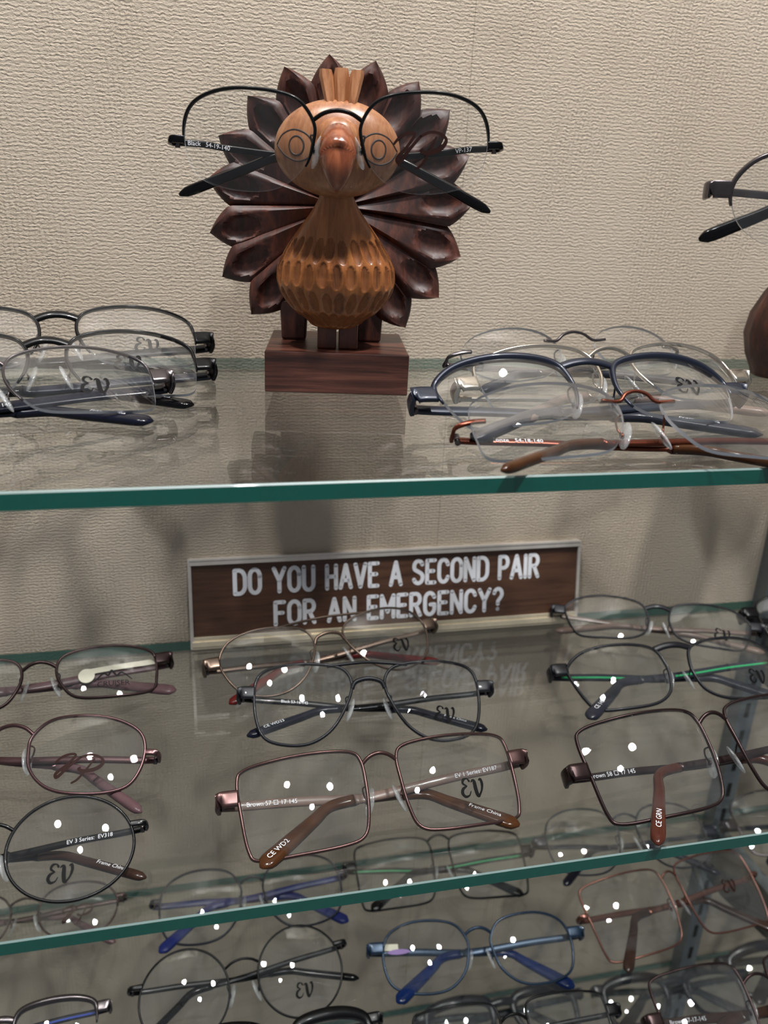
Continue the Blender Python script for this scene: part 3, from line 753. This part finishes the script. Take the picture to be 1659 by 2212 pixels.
                tv, tf = tube(Pa, .00042*k, .00042*k, ref=Vector((.3, .2, 1)), n=6); v2, f2 = ellipsoid(pc+Vector((s*.0010*k, .0005, .0004)), (.0009*k, .0012*k, .0014*k), 8, 6)
                b_ = len(tv); parts.append((('arm', s), None, 'pad_arm', tv+v2, tf+[tuple(q+b_ for q in g) for g in f2], [M[frame]], None, True))
            # logo on the lens
            if logo and s == logo_side[0]:
                wdt = {'EV': .0070, 'VP': .0105, 'peak': .010}[logo]
                lv, lf = strokes([(p, wd) for p, wd in LOGO[logo]], wdt*k, wdt*k*(1.12 if logo == 'EV' else 1))
                mx = (min(p.x for p in lv)+max(p.x for p in lv))/2; my = (min(p.y for p in lv)+max(p.y for p in lv))/2
                lx, lz = s*cx+logo_at[0]*hw, logo_at[1]*hh
                if logo == 'peak':
                    tx, tff = text_mesh('CRUISER', .0046*k); b_ = len(lv); lv = lv+[Vector((p.x+mx, p.y+my-.0052*k, 0)) for p in tx]; lf = lf+[tuple(i+b_ for i in q) for q in tff]
                v = []
                for p in lv:
                    X_, Z_ = lx+p.x-mx, lz+p.y-my; v.append((X_, ed(X_, Z_)-.00115, Z_))
                parts.append((('logo', s), ('lens', s), 'printed_logo', v, lf, [M[logo_ink]], None, False))
            if sticker and s == sticker[1]:
                col, _, ln, ht, vert = sticker; v = []; f = []; acc = 0; pts = []
                for q in range(1, m_):
                    acc += (PP[q]-PP[q-1]).length
                    if .002 < acc < ln: pts.append(PP[q])
                for p in pts:
                    v += [p+Vector((0, -.0022*k, ht*.2)), p+Vector((0, -.0022*k, ht*.2+ht)), p+Vector((0, -.0024*k, ht*.2+ht)), p+Vector((0, -.0024*k, ht*.2))]
                for q in range(len(pts)-1):
                    for e in range(4): f.append((q*4+e, q*4+(e+1) % 4, q*4+4+(e+1) % 4, q*4+4+e))
                f += [(0, 1, 2, 3), tuple((len(pts)-1)*4+e for e in (3, 2, 1, 0))]
                parts.append((('sticker', s), ('temple', s), 'paper_sticker', v, f, [M['cream']], None, False))
                e_ = pts[-1]; v2, f2 = tube([e_+Vector((0, -.0027*k, 0)), e_+Vector((0, -.0021*k, 0))], *( (.0045*k, .0045*k) if not vert else (.0016*k, .0075*k)), ref=Vector((1, 0, 0)), n=20)
                parts.append((('sticker2', s), ('temple', s), 'sticker_end', v2, f2, [M[col]], None, False))
        # bridge
        Nb = edge(bz, -1); bx = cx+Nb.x; by = ed(bx, Nb.z)
        rbz = rr*k*1.15
        if bridge == 'arch':
            P = catmull([(-bx, by, Nb.z), (-bx*.55, by-.0012*k, Nb.z+.0026*k), (0, by-.0018*k, Nb.z+.0036*k), (bx*.55, by-.0012*k, Nb.z+.0026*k), (bx, by, Nb.z)], 6)
            tv, tf = tube(P, rbz, rbz, ref=Vector((0, 1, 0)), n=8)
        elif bridge == 'thick':
            P = catmull([(-bx, by, Nb.z), (-bx*.5, by-.0010*k, Nb.z+.0014*k), (0, by-.0015*k, Nb.z+.0018*k), (bx*.5, by-.0010*k, Nb.z+.0014*k), (bx, by, Nb.z)], 6)
            tv, tf = tube(P, rbz*1.9, rbz, n=8, power=.8)
        elif bridge == 'pins':
            tv, tf = [], []
            P = catmull([(-bx-.006*k, by-.0012, Nb.z), (-bx+.001, by-.0008, Nb.z), (-bx*.5, by-.0018*k, Nb.z+.0030*k), (0, by-.0022*k, Nb.z+.0042*k), (bx*.5, by-.0018*k, Nb.z+.0030*k), (bx-.001, by-.0008, Nb.z), (bx+.006*k, by-.0012, Nb.z)], 5)
            tv, tf = tube(P, .0008*k, .0007*k, n=8)
        elif bridge == 'double':
            P = catmull([(-bx, by, Nb.z-.001), (-bx*.75, by-.0008*k, Nb.z+.0028*k), (0, by-.0014*k, Nb.z+.0044*k), (bx*.75, by-.0008*k, Nb.z+.0028*k), (bx, by, Nb.z-.001)], 8)
            m_ = len(P); tv, tf = tube(P, [rbz*(1.15+.22*(j % 2)) for j in range(m_)], [rbz*(1.15+.22*(j % 2)) for j in range(m_)], n=8)
            Tb = edge(.92, -1); tx = cx+Tb.x
            P2 = catmull([(-tx-.004*k, ed(tx, Tb.z), Tb.z), (-tx*.5, by-.0008*k, Tb.z+.0010*k), (0, by-.0012*k, Tb.z+.0014*k), (tx*.5, by-.0008*k, Tb.z+.0010*k), (tx+.004*k, ed(tx, Tb.z), Tb.z)], 6)
            v2, f2 = tube(P2, rbz*.95, rbz*.95, n=8)
            parts.append((('brow',), None, 'brow_bar', v2, f2, [M[frame]], None, True))
        elif bridge == 'plastic':
            P = catmull([(-bx-.002, by, Nb.z), (-bx*.5, by-.0006*k, Nb.z+.0012*k), (0, by-.001*k, Nb.z+.0016*k), (bx*.5, by-.0006*k, Nb.z+.0012*k), (bx+.002, by, Nb.z)], 6)
            tv, tf = tube(P, .0032*k, .0018*k, n=10, power=.7)
        parts.append((('bridge',), None, 'bridge', tv, tf, [M[frame]], None, True))
        return parts, hh
    logo_side = [1]
    if isinstance(logo, tuple): logo_side[0] = logo[1]; logo = logo[0]
    up_ = Vector((0, math.cos(tr), math.sin(tr))); bk = Vector((0, math.sin(tr), -math.cos(tr)))
    def tilt(v): v = Vector(v); return Vector((v.x, 0, 0))+bk*v.y+up_*v.z
    if perch is None:
        hc = .018; sep = .072; asp = .72
        for it in range(3):
            a_, b_ = on_z(*Apx, zs+hc), on_z(*Bpx, zs+hc); sep = (b_-a_).length; m0 = (a_+b_)/2
            dv = m0-CAM; elev = math.atan2(-dv.z, math.hypot(dv.x, dv.y))
            asp = ar/math.sin(elev+tr)
            parts, hh = build(sep, asp)
            mn = min(tilt(v).z for p in parts for v in p[3]); hc = -mn+lift+.0002
        a_, b_ = on_z(*Apx, zs+hc), on_z(*Bpx, zs+hc); m0 = (a_+b_)/2; hd = math.atan2((b_-a_).y, (b_-a_).x)
        root = thing(name, label, 'eyeglasses', (m0.x, m0.y, zs+lift), hd, group); zo = hc-lift; roll = 0
    else:
        P0, n_ = perch; a_, b_ = on_plane(*Apx, P0, n_), on_plane(*Bpx, P0, n_); sep = (b_-a_).length; m0 = (a_+b_)/2; d_ = b_-a_
        hd = math.atan2(d_.y, d_.x); roll = math.atan2(d_.z, math.hypot(d_.x, d_.y))
        parts, hh = build(sep, ar)
        root = thing(name, label, 'eyeglasses', m0, hd, group); zo = 0
    GL_COUNT.append((label, round(sep*1000, 1), round(math.degrees(hd), 1), round(zo*1000, 1)))
    RM = Matrix.Rotation(-roll, 3, 'Y'); objs = {}
    for key, pk, nm, v, f, mats, mi, sm in parts:
        vv = [RM @ tilt(p)+Vector((0, 0, zo)) for p in v]
        o = mesh(nm, vv, f, mats, objs.get(pk, root), sm, mi, math.radians(50) if nm == 'lens' else None); objs[key] = o
    return root

GS1 = 'eyeglasses laid out on the topmost glass shelf'; GS2 = 'eyeglasses laid out on the sign shelf'; GS3 = 'eyeglasses laid out on the third shelf down'; GS4 = 'dark plastic eyeglasses on the lowest shelf'
# perched on the bird
nT = TL.to_3x3() @ Vector((0, 1, 0)); P0 = TL @ Vector((0, -.0612, .11))
eyeglasses('black half-rim eyeglasses perched on the beak of the wooden turkey', (534, 303), (923, 311), 0, .725, 88, 'soft', 'semi', 'black', 'black', 'blacktip', 'VP', (-.10, -.12), 'inkbrown',
           rr=.00078, ez=.04, bz=.44, tph=.0029, texts=((-1, .17, 'Black   54-19-140', .0026), (1, .17, 'VP-137', .0026)), perch=(P0, nT), clear=True, wf=.738, drop=0, flare=.75)
P1 = Vector(h2.location)+Vector((0, -.045, 0)); n1_ = Vector((.25, 1, 0)).normalized()
eyeglasses('gunmetal half-rim eyeglasses on the stand at the right edge', (1738, 432), (2120, 430), 0, .725, 88, 'panto', 'semi', 'gun', 'gun', 'blacktip',
           rr=.0011, ez=.25, bz=.5, perch=(P1, n1_), lt='wide', drop=0)
# top shelf, left
eyeglasses('black half-rim eyeglasses farthest back in the left pile on the top shelf', (-58, 722), (299, 716), Z1, .50, 40, 'slim', 'semi', 'black', 'black', 'blacktip', rr=.0009, bridge='thick', ez=.15, bz=.62, group=GS1, logo='EV', logo_at=(.1, -.4), lt='wide', wf=.77, tph=.005)
eyeglasses('black half-rim eyeglasses in the middle of the left pile on the top shelf', (-98, 782), (289, 773), Z1, .50, 36, 'slim', 'semi', 'black', 'greytip', 'blacktip', rr=.0009, bridge='thick', ez=.15, bz=.62, group=GS1, logo='EV', logo_at=(-.1, -.1), lt='wide', wf=.78, tph=.005,
           texts=((-1, .86, 'Frame China', .0030),))
eyeglasses('gunmetal half-rim eyeglasses with dark blue arms, nearest at the left of the top shelf', (-270, 832), (180, 807), Z1, .455, 34, 'slim', 'semi', 'gun', 'darkblue', 'darkblue', rr=.0006, ez=.25, bz=.55, group=GS1, logo='EV', logo_at=(.12, -.3), lt='wide', wf=.80, tph=.0055,
           texts=((1, .45, 'Gunmetal 58 \u25a1 15 145', .0026), (-1, .86, 'Frame China', .0030)))
# top shelf, right
eyeglasses('rimless eyeglasses with dark bridge, farthest back in the right pile', (1118, 757), (1388, 750), Z1, .46, 40, 'panto', 'rimless', 'gun', 'gun', 'greytip', bridge='pins', ez=.35, bz=.45, group=GS1, wf=.72)
eyeglasses('silver half-rim eyeglasses lying behind the navy pair on the top shelf', (1182, 800), (1500, 792), Z1, .44, 33, 'slim', 'semi', 'silver', 'silver', 'taupe', rr=.0008, ez=.2, bz=.6, group=GS1, lt='wide', lift=.001)
eyeglasses('matte navy half-rim eyeglasses with a broad brow in the right pile', (1108, 831), (1474, 826), Z1, .45, 33, 'sport', 'semithick', 'navy', 'navy', 'greytip', rr=.0008, bridge='thick', ez=.25, bz=.72, group=GS1, logo='EV', logo_at=(.1, -.05), lift=.0015,
           texts=((-1, .84, 'Frame China', .0030),), tph=.0045)
eyeglasses('bronze rimless eyeglasses with orange arms nearest the edge of the top shelf', (1194, 890), (1600, 893), Z1, .45, 28, 'slim', 'rimless', 'bronze', 'bronze', 'orange', bridge='pins', ez=.10, bz=.45, group=GS1, wf=.78, tph=.003, flare=.3,
           texts=((-1, .20, 'Bronze   54-18-140', .0026),))
# sign shelf, left
eyeglasses('brown full-rim eyeglasses with a cream sticker on its arm, back left of the sign shelf', (-72, 1482), (232, 1444), Z2, .52, 30, 'slim', 'full', 'brown', 'mauvetip', 'mauvetip', rr=.0009, ez=.45, bz=.4, group=GS2, sticker=('cream', 1, .050, .0034, False), logo='peak', logo_at=(.1, -.25), lt='wide', tph=.005, tipd=24, L1m=0.1)
eyeglasses('mauve metal eyeglasses with script logo in the left column of the sign shelf', (-152, 1606), (180, 1622), Z2, .635, 30, 'soft', 'full', 'mauve', 'mauve', 'mauvetip', rr=.0008, ez=.2, bz=.4, group=GS2, logo='VP', logo_at=(-.02, -.42), logo_ink='inkbrown', flare=.4, tipd=36, L1m=0.098)
eyeglasses('round black metal eyeglasses at the front left of the sign shelf', (-212, 1868), (150, 1826), Z2, .80, 33, 'round', 'full', 'black', 'black', 'browntip', rr=.0008, ez=.40, bz=.45, group=GS2, logo='EV', logo_at=(-.12, -.5), wf=.8, flare=.4,
           texts=((1, .22, 'EV 3 Series:  EV318', .0028), (-1, .86, 'Frame China', .0030)), tipd=28, L1m=0.098)
# sign shelf, middle
eyeglasses('bronze aviator eyeglasses with dark red arm tips in front of the sign', (591, 1420), (842, 1373), Z2, .66, 33, 'aviator', 'full', 'gold', 'gold', 'redtip', rr=.0007, bridge='double', ez=.3, bz=.3, group=GS2, logo='EV', logo_at=(.2, -.3), wf=.775, tipd=32, L1m=0.097, lt='wide')
eyeglasses('black navigator eyeglasses with double bridge between sign and front pair', (658, 1514), (937, 1506), Z2, .78, 35, 'navigator', 'full', 'blackmatte', 'black', 'darkblue', rr=.0009, bridge='double', ez=.40, bz=.35, group=GS2, logo='EV', logo_at=(.2, -.40), wf=.765, lt='wide',
           texts=((-1, .86, 'Frame China', .0026), (1, .88, 'CE WD23', .0030), (-1, .24, 'Black 53-16-145', .0024)), tipd=28, L1m=0.097)
eyeglasses('copper rectangular eyeglasses with amber arm tips, front centre of the sign shelf', (662, 1728), (1000, 1677), Z2, .715, 33, 'rect', 'full', 'copper', 'taupe', 'orange', rr=.0008, ez=.40, bz=.60, group=GS2, logo='EV', logo_at=(.12, -.25), wf=.775, lt='wide', tph=.0046, flare=1.1,
           texts=((1, .20, 'EV 1 Series: EV187', .0028), (-1, .20, 'Brown 57 \u25a1 17 145', .0028), (-1, .88, 'Frame China', .0030), (1, .92, 'CE WD2', .0034)))
# sign shelf, right
eyeglasses('black slim eyeglasses with taupe arm tips beside the right end of the sign', (1313, 1327), (1540, 1348), Z2, .50, 30, 'sport', 'full', 'blackmatte', 'taupe', 'taupe', rr=.0008, bridge='thick', ez=.35, bz=.6, group=GS2, wf=.80, lt='wide', logo='EV', logo_at=(.2, -.4), tipd=20, L1m=0.1)
eyeglasses('black eyeglasses with green striped arms, second row right on the sign shelf', (1349, 1454), (1600, 1436), Z2, .58, 32, 'sport', 'full', 'blackmatte', 'greytip', 'greytip', rr=.0009, bridge='thick', ez=.45, bz=.75, group=GS2, accent='green', logo='EV', logo_at=(.3, -.35), lt='wide', wf=.80, tph=.0046,
           texts=((1, .90, 'CE 145', .0034),), tipd=42, L1m=0.102)
eyeglasses('dark brown rectangular eyeglasses with reddish tip, front right of the sign shelf', (1425, 1640), (1728, 1592), Z2, .70, 33, 'rect', 'full', 'brown', 'brown', 'redbrown', rr=.0008, ez=.15, bz=.60, group=GS2, wf=.80, lt='wide', tipd=56, drop=2,
           texts=((-1, .20, 'Brown 58 \u25a1 17 145', .0028), (1, .90, 'CE GRN', .0032)), L1m=0.1)
eyeglasses('black eyeglasses almost wholly cut off by the right edge of the sign shelf', (1750, 1322), (1990, 1318), Z2, .5, 30, 'slim', 'full', 'black', 'black', 'blacktip', group=GS2, lt='wide')
# third shelf, back row
eyeglasses('dark brown eyeglasses under the round black pair, back left of third shelf', (-68, 1996), (167, 1962), Z3, .68, 25, 'panto', 'full', 'brown', 'brown', 'mauvetip', rr=.0008, ez=.4, group=GS3, logo='VP', logo_at=(0, -.2), logo_ink='inkbrown')
eyeglasses('grey-rimmed eyeglasses with royal blue arms, back row of third shelf', (433, 1953), (657, 1917), Z3, .82, 25, 'soft', 'full', 'greytip', 'royal', 'royal', rr=.0008, ez=.35, group=GS3, wf=.78, tph=.0048, tipd=42, L1m=0.098)
eyeglasses('black eyeglasses with green arm accents, back row of third shelf', (857, 1880), (1060, 1860), Z3, .80, 25, 'rect', 'full', 'black', 'blackmatte', 'blacktip', rr=.0008, ez=.35, bz=.85, group=GS3, accent='green', tph=.0044, lt='wide', wf=.80)
eyeglasses('pale grey eyeglasses seen through the sign shelf under its front right pair', (1265, 1812), (1460, 1798), Z3, .80, 25, 'soft', 'full', 'greytip', 'greytip', 'darkblue', rr=.0007, ez=.1, bz=.6, group=GS3, wf=.78, lt='wide', tipd=42, L1m=0.098)
eyeglasses('dark metal eyeglasses at the right edge, back row of third shelf', (1680, 1768), (1870, 1745), Z3, .72, 25, 'slim', 'full', 'gun', 'darkblue', 'greytip', rr=.0007, ez=.1, group=GS3, lt='wide')
# third shelf, middle row
eyeglasses('silver-grey half-rim eyeglasses with blue striped arm at the bottom left corner', (-130, 2262), (118, 2215), Z3, .60, 25, 'slim', 'semithick', 'gun', 'blackmatte', 'darkblue', rr=.0011, bridge='thick', ez=.5, group=GS3, accent='sapphire', tph=.0045, lt='wide')
eyeglasses('large round black wire eyeglasses, middle row of third shelf', (399, 2150), (651, 2092), Z3, .96, 28, 'round', 'full', 'black', 'black', 'blacktip', rr=.0007, ez=.42, bz=.35, group=GS3, logo='EV', logo_at=(0, -.45), flare=.2, wf=.75, tipd=(22, 40), L1m=0.098)
eyeglasses('blue metal eyeglasses with bright blue arm tips, middle row of third shelf', (923, 2063), (1156, 2043), Z3, .74, 28, 'soft', 'full', 'blue', 'blue', 'bluetip', rr=.0009, ez=.35, bz=.50, group=GS3, lt='wide', wf=.78, tph=.0048, flare=1.2, sticker=('purple', -1, .020, .004, True))
eyeglasses('rose copper eyeglasses with tortoiseshell tips beside the slotted upright', (1376, 1968), (1570, 1918), Z3, .78, 28, 'rect', 'full', 'rosecopper', 'rosecopper', 'browntip', rr=.0007, ez=.30, bz=.60, group=GS3, wf=.84, logo='EV', logo_at=(.1, .05), logo_ink='inkbrown', tph=.0042, tipd=50, L1m=0.1)
# third shelf, front row, cut by the bottom edge
eyeglasses('black eyeglasses with studded corner peeping up at the bottom edge', (490, 2300), (722, 2262), Z3, .74, 25, 'slim', 'plastic', 'black', 'black', 'blacktip', bridge='plastic', ez=.75, group=GS3, lt='wide', padm=False)
eyeglasses('thin black rectangular eyeglasses at the bottom edge below the blue pair', (1000, 2265), (1243, 2232), Z3, .86, 25, 'rect', 'full', 'black', 'black', 'blacktip', rr=.0008, ez=.45, group=GS3, lt='wide')
eyeglasses('dark copper eyeglasses with sized brown arm at the bottom right corner', (1540, 2188), (1780, 2142), Z3, .86, 25, 'rect', 'full', 'brown', 'browntip', 'browntip', rr=.0008, ez=.15, bz=.5, group=GS3, lt='wide', tph=.0055,
           texts=((-1, .22, 'Brown 57-17-145', .0032),))
# lowest shelf
eyeglasses('grey plastic eyeglasses below the blue pair on the lowest shelf', (1000, 2210), (1183, 2180), Z4, .55, 25, 'slim', 'plastic', 'greyframe', 'greyframe', 'greyframe', bridge='plastic', ez=.65, bz=.6, group=GS4, lt='wide', padm=False, tph=.006)
eyeglasses('grey plastic eyeglasses behind the dark copper pair on the lowest shelf', (1383, 2160), (1552, 2140), Z4, .60, 25, 'slim', 'plastic', 'greyframe', 'greyframe', 'greyframe', bridge='plastic', ez=.75, bz=.6, group=GS4, lt='wide', padm=False, tph=.006)
eyeglasses('grey plastic eyeglasses at the right edge of the lowest shelf', (1665, 2090), (1835, 2060), Z4, .55, 25, 'slim', 'plastic', 'greyframe', 'greyframe', 'greyframe', bridge='plastic', ez=.75, bz=.6, group=GS4, lt='wide', padm=False, tph=.006)
for g in GL_COUNT: print('GLASSES', g)
